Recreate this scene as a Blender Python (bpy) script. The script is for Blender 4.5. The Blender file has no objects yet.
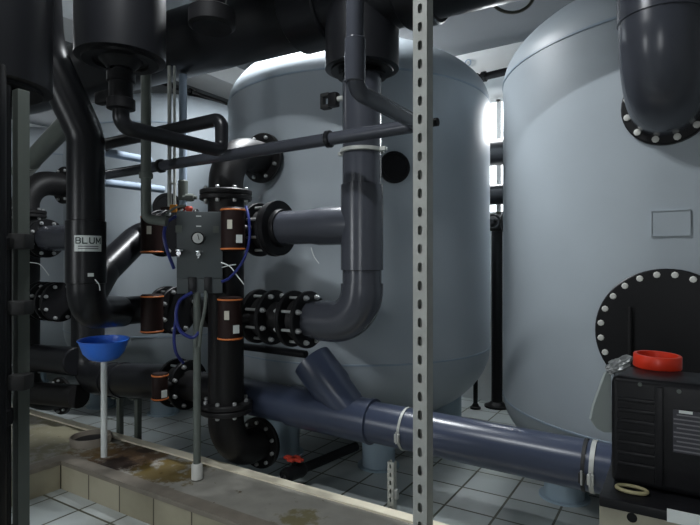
import bpy, bmesh, math, random
from mathutils import Vector, Matrix, Quaternion
random.seed(7)
PI = math.pi
scn = bpy.context.scene
col = scn.collection
C_, S_, F_ = 0.8486, 0.5290, 530.0      # camera yaw (room axes: x along the tank row, y towards the tanks)
EYE = 1.6
V = Vector

def at(px, py, t):
    """point seen at pixel px,py, t metres in front of the camera"""
    X = (px-350)/F_*t
    return V((X*C_-t*S_, X*S_+t*C_, EYE+(262-py)/F_*t))
def onb(px, py, b):
    """point seen at px,py on the vertical plane y=b"""
    return at(px, py, b/((px-350)/F_*S_+C_))
def onh(px, py, h):
    return at(px, py, (EYE-h)*F_/(py-262))

# ------------------------------------------------------------------ materials
def nodes(m):
    m.use_nodes = True
    return m.node_tree.nodes, m.node_tree.links, m.node_tree.nodes['Principled BSDF']
def mat(name, rgb, rough=.5, metal=0, var=.12, scale=6, bump=0, bscale=60, coat=0, trans=0, alpha=1, spec=.5):
    m = bpy.data.materials.new(name)
    N, L, p = nodes(m)
    p.inputs['Roughness'].default_value = rough
    p.inputs['Metallic'].default_value = metal
    p.inputs['Specular IOR Level'].default_value = spec
    p.inputs['Coat Weight'].default_value = coat
    p.inputs['Transmission Weight'].default_value = trans
    p.inputs['Alpha'].default_value = alpha
    tc = N.new('ShaderNodeTexCoord')
    nz = N.new('ShaderNodeTexNoise'); nz.inputs['Scale'].default_value = scale; nz.inputs['Detail'].default_value = 5
    L.new(tc.outputs['Object'], nz.inputs['Vector'])
    mx = N.new('ShaderNodeMix'); mx.data_type = 'RGBA'
    lo = [c*(1-var) for c in rgb]+[1]; hi = [min(1, c*(1+var)) for c in rgb]+[1]
    mx.inputs[6].default_value = lo; mx.inputs[7].default_value = hi
    L.new(nz.outputs['Fac'], mx.inputs[0]); L.new(mx.outputs[2], p.inputs['Base Color'])
    if bump:
        n2 = N.new('ShaderNodeTexNoise'); n2.inputs['Scale'].default_value = bscale
        L.new(tc.outputs['Object'], n2.inputs['Vector'])
        b = N.new('ShaderNodeBump'); b.inputs['Strength'].default_value = bump; b.inputs['Distance'].default_value = .01
        L.new(n2.outputs['Fac'], b.inputs['Height']); L.new(b.outputs['Normal'], p.inputs['Normal'])
    return m
def emit(name, rgb, s):
    m = bpy.data.materials.new(name); N, L, p = nodes(m)
    p.inputs['Base Color'].default_value = (*rgb, 1)
    p.inputs['Emission Color'].default_value = (*rgb, 1); p.inputs['Emission Strength'].default_value = s
    return m
def tiles(name, c1, c2, joint, size, jw=.012, rough=.35, dirt=(.12, .11, .07), dirt_amt=.35, plane='xy'):
    m = bpy.data.materials.new(name); N, L, p = nodes(m)
    p.inputs['Roughness'].default_value = rough
    tc = N.new('ShaderNodeTexCoord'); mp = N.new('ShaderNodeMapping')
    if plane == 'xz': mp.inputs['Rotation'].default_value = (PI/2, 0, 0)
    L.new(tc.outputs['Object'], mp.inputs['Vector'])
    br = N.new('ShaderNodeTexBrick'); br.offset = 0; br.squash = 1
    br.inputs['Scale'].default_value = 1
    br.inputs['Brick Width'].default_value = size; br.inputs['Row Height'].default_value = size
    br.inputs['Mortar Size'].default_value = jw/2; br.inputs['Mortar Smooth'].default_value = .1
    br.inputs['Color1'].default_value = (*c1, 1); br.inputs['Color2'].default_value = (*c2, 1)
    br.inputs['Mortar'].default_value = (*joint, 1)
    L.new(mp.outputs['Vector'], br.inputs['Vector'])
    nz = N.new('ShaderNodeTexNoise'); nz.inputs['Scale'].default_value = 2.2; nz.inputs['Detail'].default_value = 8
    L.new(tc.outputs['Object'], nz.inputs['Vector'])
    rp = N.new('ShaderNodeValToRGB'); rp.color_ramp.elements[0].position = .48; rp.color_ramp.elements[1].position = .78
    rp.color_ramp.elements[1].color = (dirt_amt,)*3+(1,)
    L.new(nz.outputs['Fac'], rp.inputs['Fac'])
    mx = N.new('ShaderNodeMix'); mx.data_type = 'RGBA'
    L.new(rp.outputs['Color'], mx.inputs[0]); L.new(br.outputs['Color'], mx.inputs[6]); mx.inputs[7].default_value = (*dirt, 1)
    L.new(mx.outputs[2], p.inputs['Base Color'])
    bp = N.new('ShaderNodeBump'); bp.inputs['Strength'].default_value = .4; bp.inputs['Distance'].default_value = .004; bp.invert = True
    L.new(br.outputs['Fac'], bp.inputs['Height']); L.new(bp.outputs['Normal'], p.inputs['Normal'])
    return m
def stained(name, base, spots):
    """concrete with rust / ochre stains of their own shape (world positions)"""
    m = bpy.data.materials.new(name); N, L, p = nodes(m)
    p.inputs['Roughness'].default_value = .6
    g = N.new('ShaderNodeNewGeometry')
    nz = N.new('ShaderNodeTexNoise'); nz.inputs['Scale'].default_value = 9; nz.inputs['Detail'].default_value = 8
    L.new(g.outputs['Position'], nz.inputs['Vector'])
    cur = N.new('ShaderNodeMix'); cur.data_type = 'RGBA'
    cur.inputs[6].default_value = (*[c*.7 for c in base], 1); cur.inputs[7].default_value = (*[c*1.2 for c in base], 1)
    L.new(nz.outputs['Fac'], cur.inputs[0])
    out = cur.outputs[2]
    n3 = N.new('ShaderNodeTexNoise'); n3.inputs['Scale'].default_value = 11; n3.inputs['Detail'].default_value = 10; n3.inputs['Roughness'].default_value = .68
    L.new(g.outputs['Position'], n3.inputs['Vector'])
    for (x, y, z), r, c, a in spots:
        d = N.new('ShaderNodeVectorMath'); d.operation = 'DISTANCE'; d.inputs[1].default_value = (x, y, z)
        L.new(g.outputs['Position'], d.inputs[0])
        mr = N.new('ShaderNodeMapRange'); mr.inputs[1].default_value = r; mr.inputs[2].default_value = 0
        mr.inputs[3].default_value = -.65; mr.inputs[4].default_value = .15
        L.new(d.outputs['Value'], mr.inputs[0])
        ad = N.new('ShaderNodeMath'); ad.operation = 'MULTIPLY_ADD'; ad.inputs[1].default_value = 1.9; L.new(n3.outputs['Fac'], ad.inputs[0]); L.new(mr.outputs[0], ad.inputs[2])
        rp = N.new('ShaderNodeValToRGB'); rp.color_ramp.elements[0].position = .60; rp.color_ramp.elements[1].position = .80
        rp.color_ramp.elements[1].color = (a,)*3+(1,)
        L.new(ad.outputs[0], rp.inputs['Fac'])
        mx = N.new('ShaderNodeMix'); mx.data_type = 'RGBA'
        L.new(rp.outputs['Color'], mx.inputs[0]); L.new(out, mx.inputs[6]); mx.inputs[7].default_value = (*c, 1)
        out = mx.outputs[2]
    L.new(out, p.inputs['Base Color'])
    bp = N.new('ShaderNodeBump'); bp.inputs['Strength'].default_value = .3; bp.inputs['Distance'].default_value = .01
    L.new(nz.outputs['Fac'], bp.inputs['Height']); L.new(bp.outputs['Normal'], p.inputs['Normal'])
    return m

M = dict(
    tank=mat('tank_paint', (.345, .388, .422), .43, spec=.4, var=.06, scale=3, bump=.05, bscale=140),
    seam=mat('tank_seam_paint', (.27, .335, .40), .4, var=.05),
    leg=mat('tank_leg_paint', (.31, .40, .47), .45, var=.08),
    pvc=mat('dark_grey_pvc', (.052, .056, .069), .24, var=.10, scale=4),
    pvcb=mat('blue_grey_pvc', (.043, .055, .092), .28, var=.10, scale=4),
    pvcd=mat('near_black_pvc', (.010, .0105, .0125), .33, spec=.32, var=.15),  # near-black version of the grey PVC
    black=mat('black_coating', (.008, .008, .009), .42, spec=.2, var=.2),
    iron=mat('black_cast_iron', (.011, .0105, .011), .48, spec=.3, var=.2, bump=.1),
    rubber=mat('black_rubber', (.012, .012, .012), .6),
    zinc=mat('zinc_bolt', (.55, .56, .56), .38, metal=.7, var=.2, scale=40),
    cap=mat('white_plastic_cap', (.62, .62, .58), .45, var=.06),
    strut=mat('galvanised_steel', (.47, .48, .45), .5, metal=.3, var=.22, scale=22),
    pale=mat('pale_blue_pipe_paint', (.30, .37, .46), .5, spec=.25, var=.08),
    conduit=mat('grey_green_pipe', (.11, .125, .112), .5, spec=.3, var=.15),
    brown=mat('dark_brown_housing', (.016, .007, .006), .55, var=.25, spec=.2),
    orange=mat('orange_ring', (.60, .17, .04), .45),
    orange2=mat('orange_tag', (.85, .33, .03), .5),
    red=mat('red_plastic', (.88, .05, .018), .38, var=.06),
    redd=mat('dull_red_plastic', (.45, .04, .02), .5),
    blue=mat('blue_plastic', (.05, .23, .95), .35, var=.06, trans=.1),
    tube=mat('dark_blue_tube', (.02, .03, .18), .35),
    panel=mat('slate_panel', (.062, .074, .078), .45, var=.06),
    white=mat('white_sticker', (.72, .76, .74), .55, var=.08),
    cream=mat('cream_plastic', (.52, .50, .42), .55, var=.08),
    dial=mat('white_dial', (.7, .72, .70), .4),
    chrome=mat('chrome', (.62, .64, .66), .18, metal=1),
    can=mat('black_polyethylene', (.008, .008, .0095), .42, spec=.25, var=.2, bump=.06),
    label=mat('dark_label', (.035, .034, .045), .5),
    text=mat('grey_print', (.16, .16, .17), .6),
    dark_text=mat('dark_print', (.015, .03, .03), .6),
    film=mat('cloudy_plastic', (.42, .47, .45), .5),
    foil=mat('crumpled_foil', (.30, .31, .31), .35, metal=.3),
    wall=mat('white_wall', (.78, .79, .78), .75, var=.05, bump=.05),
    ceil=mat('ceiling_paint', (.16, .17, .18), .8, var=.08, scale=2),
    curb=mat('cream_curb', (.80, .74, .58), .5, var=.15),
    cable=mat('grey_cable', (.10, .10, .085), .5),
    wood=mat('stained_board', (.36, .34, .26), .6, var=.4, scale=14),
    ochre=mat('dirty_yellow', (.40, .36, .20), .5, var=.2),
    tube_on=emit('lamp_tube', (.93, .97, 1.0), 9),
    pane=emit('bright_pane', (.93, .97, 1.0), 2.6),
    pane_front=emit('bright_front_pane', (.93, .97, 1.0), 5.5),
    frame=mat('white_window_frame', (.6, .6, .58), .5),
)
M['floor'] = tiles('floor_tile', (.52, .555, .55), (.44, .485, .48), (.075, .075, .05), .33, .016, dirt_amt=.45)
M['face'] = tiles('plinth_face_tile', (.44, .405, .30), (.31, .285, .20), (.08, .065, .045), .335, .012, rough=.4, dirt=(.10, .08, .045), dirt_amt=.5, plane='xz')
M['face_side'] = M['face']
M['capstone'] = mat('plinth_edge_stone', (.21, .185, .15), .55, var=.35, scale=9)

# ------------------------------------------------------------------ mesh builder
ORG = {}
def perp(d):
    d = d.normalized()
    u = d.cross(V((0, 0, 1)))
    if u.length < 1e-3: u = V((1, 0, 0))
    u.normalize()
    return u, d.cross(u).normalized()
class MB:
    def __init__(self): self.bm = bmesh.new()
    def ring(self, p, u, v, r, n):
        return [self.bm.verts.new(p+(u*math.cos(2*PI*i/n)+v*math.sin(2*PI*i/n))*r) for i in range(n)]
    def skin(self, A, B):
        n = len(A)
        for i in range(n): self.bm.faces.new((A[i], A[(i+1) % n], B[(i+1) % n], B[i]))
    def lathe(self, p, d, prof, n=32, closed=False):
        p = V(p); d = V(d).normalized(); u, v = perp(d)
        rs = [self.ring(p+d*s, u, v, max(r, 1e-4), n) for s, r in prof]
        for a, b in zip(rs, rs[1:]): self.skin(a, b)
        if closed: self.skin(rs[-1], rs[0])
        else:
            self.bm.faces.new(list(reversed(rs[0]))); self.bm.faces.new(rs[-1])
        return self
    def cyl(self, p0, p1, r, n=24, bev=0):
        p0, p1 = V(p0), V(p1); L = (p1-p0).length
        prof = [(0, r), (L, r)] if not bev else [(0, r-bev), (bev, r), (L-bev, r), (L, r-bev)]
        return self.lathe(p0, p1-p0, prof, n)
    def tube(self, pts, r, bend=None, n=20, steps=10):
        path = fillet([V(p) for p in pts], bend if bend is not None else r*1.6, steps)
        tang = []
        for i in range(len(path)):
            a = path[max(0, i-1)]; b = path[min(len(path)-1, i+1)]
            tang.append((b-a).normalized())
        u, v = perp(tang[0]); rings = []
        for i, p in enumerate(path):
            if i:
                q = tang[i-1].rotation_difference(tang[i]); u = q @ u; v = q @ v
            rings.append(self.ring(p, u, v, r, n))
        for a, b in zip(rings, rings[1:]): self.skin(a, b)
        self.bm.faces.new(list(reversed(rings[0]))); self.bm.faces.new(rings[-1])
        return self
    def spline(self, pts, r, n=10, k=8):
        P = [V(p) for p in pts]; out = []
        for i in range(len(P)-1):
            p0 = P[max(0, i-1)]; p1 = P[i]; p2 = P[i+1]; p3 = P[min(len(P)-1, i+2)]
            for j in range(k):
                t = j/k
                out.append(.5*((2*p1)+(p2-p0)*t+(2*p0-5*p1+4*p2-p3)*t*t+(3*p1-p0-3*p2+p3)*t**3))
        out.append(P[-1])
        return self.tube(out, r, bend=0, n=n)
    def torus(self, p, d, R, r, n=40, k=10, a0=0, a1=2*PI):
        p = V(p); u, v = perp(V(d)); full = abs(a1-a0-2*PI) < 1e-6; rings = []
        dn = V(d).normalized()
        cnt = n if full else n+1
        for i in range(cnt):
            a = a0+(a1-a0)*i/n; e = u*math.cos(a)+v*math.sin(a)
            rings.append([self.bm.verts.new(p+e*(R+r*math.cos(2*PI*j/k))+dn*r*math.sin(2*PI*j/k)) for j in range(k)])
        for a, b in zip(rings, rings[1:]): self.skin(a, b)
        if full: self.skin(rings[-1], rings[0])
        else:
            self.bm.faces.new(list(reversed(rings[0]))); self.bm.faces.new(rings[-1])
        return self
    def box(self, c, s, bev=0, X=None, Y=None, seg=2):
        c = V(c); X = V(X).normalized() if X is not None else V((1, 0, 0))
        Y = V(Y).normalized() if Y is not None else V((0, 1, 0)); Z = X.cross(Y).normalized()
        vs = [self.bm.verts.new(c+X*(i*s[0]/2)+Y*(j*s[1]/2)+Z*(k*s[2]/2)) for i in (-1, 1) for j in (-1, 1) for k in (-1, 1)]
        fs = [(0, 1, 3, 2), (4, 6, 7, 5), (0, 4, 5, 1), (2, 3, 7, 6), (0, 2, 6, 4), (1, 5, 7, 3)]
        F = [self.bm.faces.new([vs[i] for i in f]) for f in fs]
        if bev:
            es = list({e for f in F for e in f.edges})
            bmesh.ops.bevel(self.bm, geom=es, offset=bev, segments=seg, profile=.6, affect='EDGES')
        return self
    def quadstrip(self, grid):
        vs = [[self.bm.verts.new(p) for p in row] for row in grid]
        for a, b in zip(vs, vs[1:]):
            for i in range(len(a)-1): self.bm.faces.new((a[i], a[i+1], b[i+1], b[i]))
        return self
    def build(self, name, m, parent=None, smooth=35, origin=None):
        bm = self.bm
        bmesh.ops.recalc_face_normals(bm, faces=bm.faces[:])
        me = bpy.data.meshes.new(name)
        if parent is not None: o0 = ORG[parent]
        elif origin is not None: o0 = V(origin)
        else:
            xs = [v.co for v in bm.verts]
            o0 = V(((min(c.x for c in xs)+max(c.x for c in xs))/2, (min(c.y for c in xs)+max(c.y for c in xs))/2, min(c.z for c in xs)))
        bmesh.ops.translate(bm, verts=bm.verts[:], vec=-o0)
        bm.to_mesh(me); bm.free()
        if smooth:
            me.polygons.foreach_set('use_smooth', [True]*len(me.polygons))
            me.set_sharp_from_angle(angle=math.radians(smooth))
        me.materials.append(m if not isinstance(m, str) else M[m])
        o = bpy.data.objects.new(name, me); col.objects.link(o)
        if parent is not None: o.parent = parent
        else: o.location = o0
        ORG[o] = o0
        return o
def fillet(P, bend, steps=10):
    if bend == 0 or len(P) < 3: return P
    out = [P[0]]
    for i in range(1, len(P)-1):
        b = bend[i-1] if isinstance(bend, (list, tuple)) else bend
        a, p, c = P[i-1], P[i], P[i+1]
        d1 = (a-p); d2 = (c-p); l1, l2 = d1.length, d2.length
        d1 = d1/l1; d2 = d2/l2
        ang = d1.angle(d2)
        if ang > PI-.02: out.append(p); continue
        tl = b/math.tan(ang/2); lim = min(l1, l2)*(.499 if len(P) > 3 else .98)
        if tl > lim: tl = lim; b = tl*math.tan(ang/2)
        bis = (d1+d2).normalized(); cen = p+bis*(b/math.sin(ang/2))
        s = p+d1*tl-cen; e = p+d2*tl-cen
        q = s.rotation_difference(e); ax, an = q.to_axis_angle()
        for k in range(steps+1): out.append(cen+Quaternion(ax, an*k/steps) @ s)
    out.append(P[-1])
    return out

def tag(o, label, cat, group=None):
    o['label'] = label; o['category'] = cat
    if group: o['group'] = group
    return o
def thing(name, label, cat, loc, group=None):
    o = bpy.data.objects.new(name, None); o.empty_display_size = .1
    col.objects.link(o); o.location = V(loc); ORG[o] = V(loc)
    return tag(o, label, cat, group)
def struct(o): o['kind'] = 'structure'; return o

BOLT = {}
def bolt_mesh(r, h, m):
    k = (round(r, 4), round(h, 4), m)
    if k not in BOLT:
        b = MB(); b.lathe((0, 0, 0), (0, 0, 1), [(0, r), (h*.75, r), (h, r*.72)], 8)
        o = b.build('bolt', m, origin=(0, 0, 0)); BOLT[k] = o.data; bpy.data.objects.remove(o)
    return BOLT[k]
def bolts(parent, c, d, R, n, r, h, m='zinc', phase=0, name='bolt'):
    c = V(c); d = V(d).normalized(); u, v = perp(d); me = bolt_mesh(r, h, m)
    for i in range(n):
        a = phase+2*PI*i/n
        o = bpy.data.objects.new(name, me); col.objects.link(o); o.parent = parent
        o.location = c+(u*math.cos(a)+v*math.sin(a))*R-ORG[parent]
        o.rotation_mode = 'QUATERNION'; o.rotation_quaternion = V((0, 0, 1)).rotation_difference(d)
def flange(parent, c, d, R, th, n=8, name='flange', m='iron', br=.014, bh=.02, side=1, phase=None, bm_='zinc', Rb=.82):
    """disc of thickness th starting at c and growing along d; bolts on its far face (side=1), near face (-1) or both (0)"""
    c = V(c); d = V(d).normalized()
    f = MB().lathe(c, d, [(0, R-.006), (.006, R), (th-.006, R), (th, R-.006)], 40).build(name, m, parent)
    ph = PI/n if phase is None else phase
    if side in (1, 0): bolts(f, c+d*th, d, R*Rb, n, br, bh, bm_, ph)
    if side in (-1, 0): bolts(f, c, -d, R*Rb, n, br, bh, bm_, ph)
    return f

AX = V((1, 0, 0)); BX = V((0, 1, 0)); ZX = V((0, 0, 1))
# ------------------------------------------------------------------ camera
cam = bpy.data.objects.new('Camera', bpy.data.cameras.new('Camera')); col.objects.link(cam)
cam.data.sensor_width = 36; cam.data.lens = 36*F_/700; cam.data.clip_start = .05
cam.location = (0, 0, EYE); cam.rotation_euler = (PI/2, 0, math.atan2(S_, C_))
scn.camera = cam

# ------------------------------------------------------------------ room
XL, XR, YF, YB, H = -9.8, 3.4, -2.4, 6.05, 4.07
def slab(name, lo, hi, m):
    lo, hi = V(lo), V(hi)
    return struct(MB().box((lo+hi)/2, hi-lo).build(name, m, smooth=0, origin=(0, 0, 0)))
slab('floor', (XL-.2, YF-.2, -.2), (XR+.2, YB+.2, 0), 'floor')
slab('ceiling', (XL-.2, YF-.2, H), (XR+.2, YB+.2, H+.2), 'ceil')
slab('wall_back', (XL-.2, YB, 0), (XR+.2, YB+.2, H), 'wall')
slab('wall_front', (XL-.2, YF-.2, 0), (XR+.2, YF, H), 'wall')
slab('wall_left', (XL-.2, YF, 0), (XL, YB, H), 'wall')
slab('wall_right', (XR, YF, 0), (XR+.2, YB, H), 'wall')
slab('ceiling_beam', (-5.25, YF, H-.24), (-4.75, YB, H), 'wall')  # white paint stands in for light falling on the beam's side

def window(name, lo, hi, axis, nbars, frame_w=.05):
    """glowing pane in a white frame fixed on the wall; axis 0: on an x wall, 1: on a y wall"""
    lo, hi = V(lo), V(hi); c = (lo+hi)/2; s = hi-lo
    r = bpy.data.objects.new(name, None); col.objects.link(r); r.location = (c.x, c.y, lo.z); ORG[r] = V((c.x, c.y, lo.z)); r['kind'] = 'structure'
    MB().box(c, s).build('pane', 'pane_front' if axis == 2 else 'pane', r, smooth=0)
    f = MB(); w = frame_w; dn = .07
    if axis == 2:
        f.box((c.x, c.y+.01, lo.z), (s.x+2*w, dn, w)); f.box((c.x, c.y+.01, hi.z), (s.x+2*w, dn, w))
        for i in range(nbars+1): f.box((lo.x+s.x*i/nbars, c.y+.01, c.z), (w, dn, s.z))
    elif axis == 1:
        f.box((c.x, c.y-.01, lo.z), (s.x+2*w, dn, w)); f.box((c.x, c.y-.01, hi.z), (s.x+2*w, dn, w))
        for i in range(nbars+1): f.box((lo.x+s.x*i/nbars, c.y-.01, c.z), (w, dn, s.z))
    else:
        f.box((c.x+.01, c.y, lo.z), (dn, s.y+2*w, w)); f.box((c.x+.01, c.y, hi.z), (dn, s.y+2*w, w))
        for i in range(nbars+1): f.box((c.x+.01, lo.y+s.y*i/nbars, c.z), (dn, w, s.z))
    f.build('window_frame', 'frame', r, smooth=0)
    return r
window('window_1', (-2.55, YB-.03, 2.15), (-.95, YB, 3.45), 1, 2)
window('window_2', (-3.95, YB-.03, 2.15), (-2.85, YB, 3.3), 1, 2)
window('window_3', (XL, 4.2, 2.4), (XL+.03, 5.6, 3.7), 0, 2)
window('window_4', (-.15, YF, .9), (.65, YF+.03, 2.6), 2, 1)
window('window_5', (-4.2, YF, .9), (-3.4, YF+.03, 2.6), 2, 1)

def area(name, loc, rot, sx, sy, power, color=(.93, .97, 1)):
    l = bpy.data.lights.new(name, 'AREA'); l.shape = 'RECTANGLE'; l.size = sx; l.size_y = sy; l.energy = power; l.color = color
    o = bpy.data.objects.new(name, l); col.objects.link(o); o.location = loc; o.rotation_euler = rot
    return o
def lamp(loc, length, along, power, label, aim=(0, 0, -1), spread=180):
    """ceiling batten with one tube; its area light sits just under the tube"""
    x, y, z = loc; d = AX if along == 0 else BX
    r = thing('batten_lamp', label, 'ceiling lamp', (x, y, z), 'batten lamps under the ceiling')
    MB().box(V(loc)+ZX*.03, (length, .1, .06) if along == 0 else (.1, length, .06), bev=.008).build('housing', 'frame', r)
    MB().cyl(V(loc)-d*(length/2-.03)-ZX*.025, V(loc)+d*(length/2-.03)-ZX*.025, .018, 12).build('lamp_tube', 'tube_on', r)
    q = V(aim).normalized(); zz = -q; xx = (d-zz*d.dot(zz)).normalized(); yy = zz.cross(xx)
    o = area('lamp_light', (x, y, z-.06), Matrix((xx, yy, zz)).transposed().to_euler(), length, .08, power)
    o.data.spread = math.radians(spread)
lamp((-2.6, 3.26, H-.062), .8, 0, 130, 'batten lamp under the ceiling above the front of the middle tank', (0, 0, -1), 150)
lamp((-3.0, 5.4, H-.062), .7, 1, 20, 'added unseen lamp behind the middle tank, brightening the back wall', (.75, .25, -.5))  # added lamp, hidden from view, to brighten the wall strip and the gap
lamp((-6.4, 2.3, H-.062), 1.2, 1, 15, 'batten lamp under the ceiling at the far left, before the tanks')
lamp((-1.5, .78, H-.062), .8, 0, 68, 'batten lamp under the ceiling before the plinth, out of the picture', (-.12, .42, -.85))
# daylight that comes through the windows
for xw, pw in ((.25, 2), (-3.8, 28)):
    area('window_light', (xw, YF+.10, 1.75), (PI/2-.25, 0, 0), .7, 1.5, pw)
area('window_light', (-1.75, YB-.08, 2.8), (-PI/2+.75, 0, 0), 1.5, 1.2, 130).data.spread = math.radians(110)
area('window_light', (-3.4, YB-.08, 2.7), (-PI/2+.7, 0, 0), 1.0, 1.1, 25)
area('window_light', (XL+.10, 4.9, 3.05), (0, -PI/2+.7, 0), 1.2, 1.3, 20)

# ------------------------------------------------------------------ tanks
class T: pass
def make_tank(cx, cy, zt, zb, leg0, label, ht=.53, hb=.62, R=1.2):
    t = T(); t.c = V((cx, cy, 0)); t.R = R; t.zt = zt; t.zb = zb
    r = thing('filter_tank', label, 'tank', (cx, cy, 0), 'grey filter tanks in a row'); t.root = r
    c = V((cx, cy, 0))
    MB().lathe(c, ZX, [(zb, R), (zb+.3, R), (zt-.3, R), (zt, R)], 96).build('shell', 'tank', r)
    def dome(z0, h):
        pr = []
        for i in range(17):
            a = PI/2*i/16; pr.append((z0+h*math.sin(a), R*math.cos(a)**.92 if i < 16 else .004))
        return pr
    MB().lathe(c, ZX, dome(zt, ht), 96).build('top_dome', 'tank', r, smooth=60)
    MB().lathe(c, ZX, list(reversed(dome(zb, -hb))), 96).build('bottom_dome', 'tank', r, smooth=60)
    for z in (zt, zb):
        MB().lathe(c, ZX, [(z-.011, R-.01), (z-.006, R+.005), (z+.006, R+.005), (z+.011, R-.01)], 96, closed=True).build('weld_seam', 'seam', r)
    for k in range(6):
        a = math.radians(leg0+60*k+31.94); q = c+V((math.cos(a), math.sin(a), 0))*.83
        lg = MB().lathe(q, ZX, [(0, .165), (.012, .165), (.0121, .13), (zb-hb*.45, .13)], 28).build('leg', 'leg', r)
    return t
tank2 = make_tank(-2.577, 4.285, 3.0, .86, -20, 'middle grey filter tank standing behind the black valve column', hb=.68)
tank3 = make_tank(.0306, 4.29, 2.90, .63, 0, 'nearest grey filter tank at right with round black manhole', hb=.52)
tank1 = make_tank(-5.22, 4.35, 3.0, .86, -20, 'grey filter tank at left behind the control panel and pale pipes', hb=.68)
tank0 = make_tank(-7.87, 4.4, 3.0, .86, -20, 'farthest grey filter tank at the left end of the row', hb=.68)

def tank_hit(px, py, t):
    o = V((0, 0, EYE)); d = (at(px, py, 1)-o)
    ox, oy = o.x-t.c.x, o.y-t.c.y
    A = d.x**2+d.y**2; B = 2*(ox*d.x+oy*d.y); Cc = ox*ox+oy*oy-t.R**2
    s = (-B-math.sqrt(B*B-4*A*Cc))/(2*A); p = o+d*s
    n = V((p.x-t.c.x, p.y-t.c.y, 0)).normalized()
    return p, n
# tank 3: manhole with white bolt caps
p, n = tank_hit(667, 333, tank3)
ps = (p-V((0, 0, EYE))).length
mh = MB().lathe(p-n*.03, n, [(0, .325), (.075, .325), (.08, .32), (.082, .27), (.082, .265), (.088, .02), (.088, .001)], 64).build('manhole_cover', 'black', tank3.root)
bolts(mh, p-n*.03+n*.08, n, .297, 24, .016, .012, 'cap', phase=PI/24*1.0)
hn = MB(); uu, vv = perp(n)
q0 = p+n*.055-uu*0; 
sidev = V((n.y, -n.x, 0))
lx = -.155
side = n.cross(ZX)
hn.cyl(p+n*.08+side*(-lx if (side.dot(V((C_, S_, 0))) < 0) else lx)+ZX*.13, p+n*.08+side*(-lx if (side.dot(V((C_, S_, 0))) < 0) else lx)-ZX*.15, .008, 10)
hn.build('handle_bar', 'iron', mh)
# nameplate frame
p, n = tank_hit(670.5, 222.5, tank3)
side = V((-n.y, n.x, 0))
fr = MB(); w, h_, b_ = .165, .125, .005
fr.box(p+n*.003, (w, h_, .006), X=side, Y=ZX)
npl = fr.build('nameplate', 'tank', tank3.root, smooth=0)
f2 = MB()
for sx, sy, ww, hh in ((0, h_/2, w+b_, b_), (0, -h_/2, w+b_, b_), (w/2, 0, b_, h_), (-w/2, 0, b_, h_)):
    f2.box(p+n*.006+side*sx+ZX*sy, (ww, hh, .014), X=side, Y=ZX)
f2.build('plate_frame', 'tank', npl, smooth=0)
# tank 2, 1: blank black nozzles
for tk, px, py, rr in ((tank2, 394, 167, .115), (tank1, 168, 207, .145)):
    p, n = tank_hit(px, py, tk)
    MB().lathe(p-n*.03, n, [(0, rr), (.05, rr), (.055, rr-.005), (.055, rr*.8), (.048, rr*.75), (.048, .001)], 36).build('blank_nozzle', 'black', tk.root)

# ------------------------------------------------------------------ large elbow on the nearest tank
p, n = tank_hit(667, 104, tank3)
el = thing('inlet_elbow', 'huge dark grey pipe elbow dropping into the nearest tank, top right', 'pipe', p)
flange(el, p-n*.02, n, .205, .05, 12, m='black', br=.017, bh=.012, bm_='cap', Rb=.88)
bx = p+n*.33
MB().tube([p+n*.02, bx, bx+ZX*1.6], .165, bend=.26, n=40, steps=18).build('elbow_pipe', 'pvc', el)
MB().lathe(bx+ZX*.30, ZX, [(0, .168), (.002, .172), (.22, .172), (.222, .168)], 40).build('socket_ring', 'pvc', el)
MB().lathe(bx+ZX*.52, ZX, [(0, .19), (.01, .225), (.10, .225), (.11, .19)], 40).build('coupling', 'pvcd', el)

# ------------------------------------------------------------------ valve columns
MBY = 2.66                       # plane of the valve columns
P226 = onb(226, 262, MBY); AC = P226.x
def hcol(py, px=226): return onb(px, py, MBY).z
H_TOP, H_UP, H_LO, H_BOT = hcol(195), hcol(230), 1.245, hcol(406)
def column(ac, where, right=True):
    b = V((ac, MBY, 0))
    r = thing('valve_column', f'black upright pipe column with bolted flanges {where}', 'pipe', (ac, MBY, H_BOT), 'black valve columns')
    MB().cyl(b+ZX*(H_BOT+.02), b+ZX*(H_TOP-.02), .122, 36).build('column_pipe', 'iron', r)
    flange(r, b+ZX*(H_BOT+.004), ZX, .178, .036, 8, side=1, name='flange')
    flange(r, b+ZX*(H_TOP-.036), ZX, .178, .034, 8, side=-1)
    for hz in (H_UP, H_LO):
        for sgn in (-1, 1):
            MB().cyl(b+AX*sgn*.10+ZX*hz, b+AX*sgn*.235+ZX*hz, .105, 30).build('branch', 'iron', r)
    # top elbow to the tank
    e = thing('top_elbow', f'black elbow from the column top to the tank nozzle {where}', 'pipe', (ac, MBY, H_TOP), 'black top elbows')
    hn_ = 2.385; q = V((ac, 3.07, hn_))
    MB().tube([b+ZX*(H_TOP+.005), b+ZX*hn_, q], .118, bend=.24, n=32, steps=14).build('elbow_pipe', 'iron', e)
    flange(e, b+ZX*H_TOP, ZX, .178, .034, 8, side=1)
    flange(e, q+BX*-.055, BX, .188, .034, 8, side=-1)
    # bottom elbow
    e = thing('bottom_elbow', f'black elbow under the column turning towards the tank {where}', 'pipe', (ac, MBY, .12), 'black bottom elbows')
    q = V((ac, 3.03, .255))
    MB().tube([b+ZX*(H_BOT-.005), b+ZX*.255, q], .122, bend=.27, n=32, steps=14).build('elbow_pipe', 'iron', e)
    flange(e, b+ZX*(H_BOT-.036), ZX, .178, .034, 8, side=-1)
    flange(e, q-BX*.05, BX, .188, .04, 10, side=-1)
column(AC, 'right of the control panel')
column(AC-2.645, 'at the far left edge')

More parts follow.
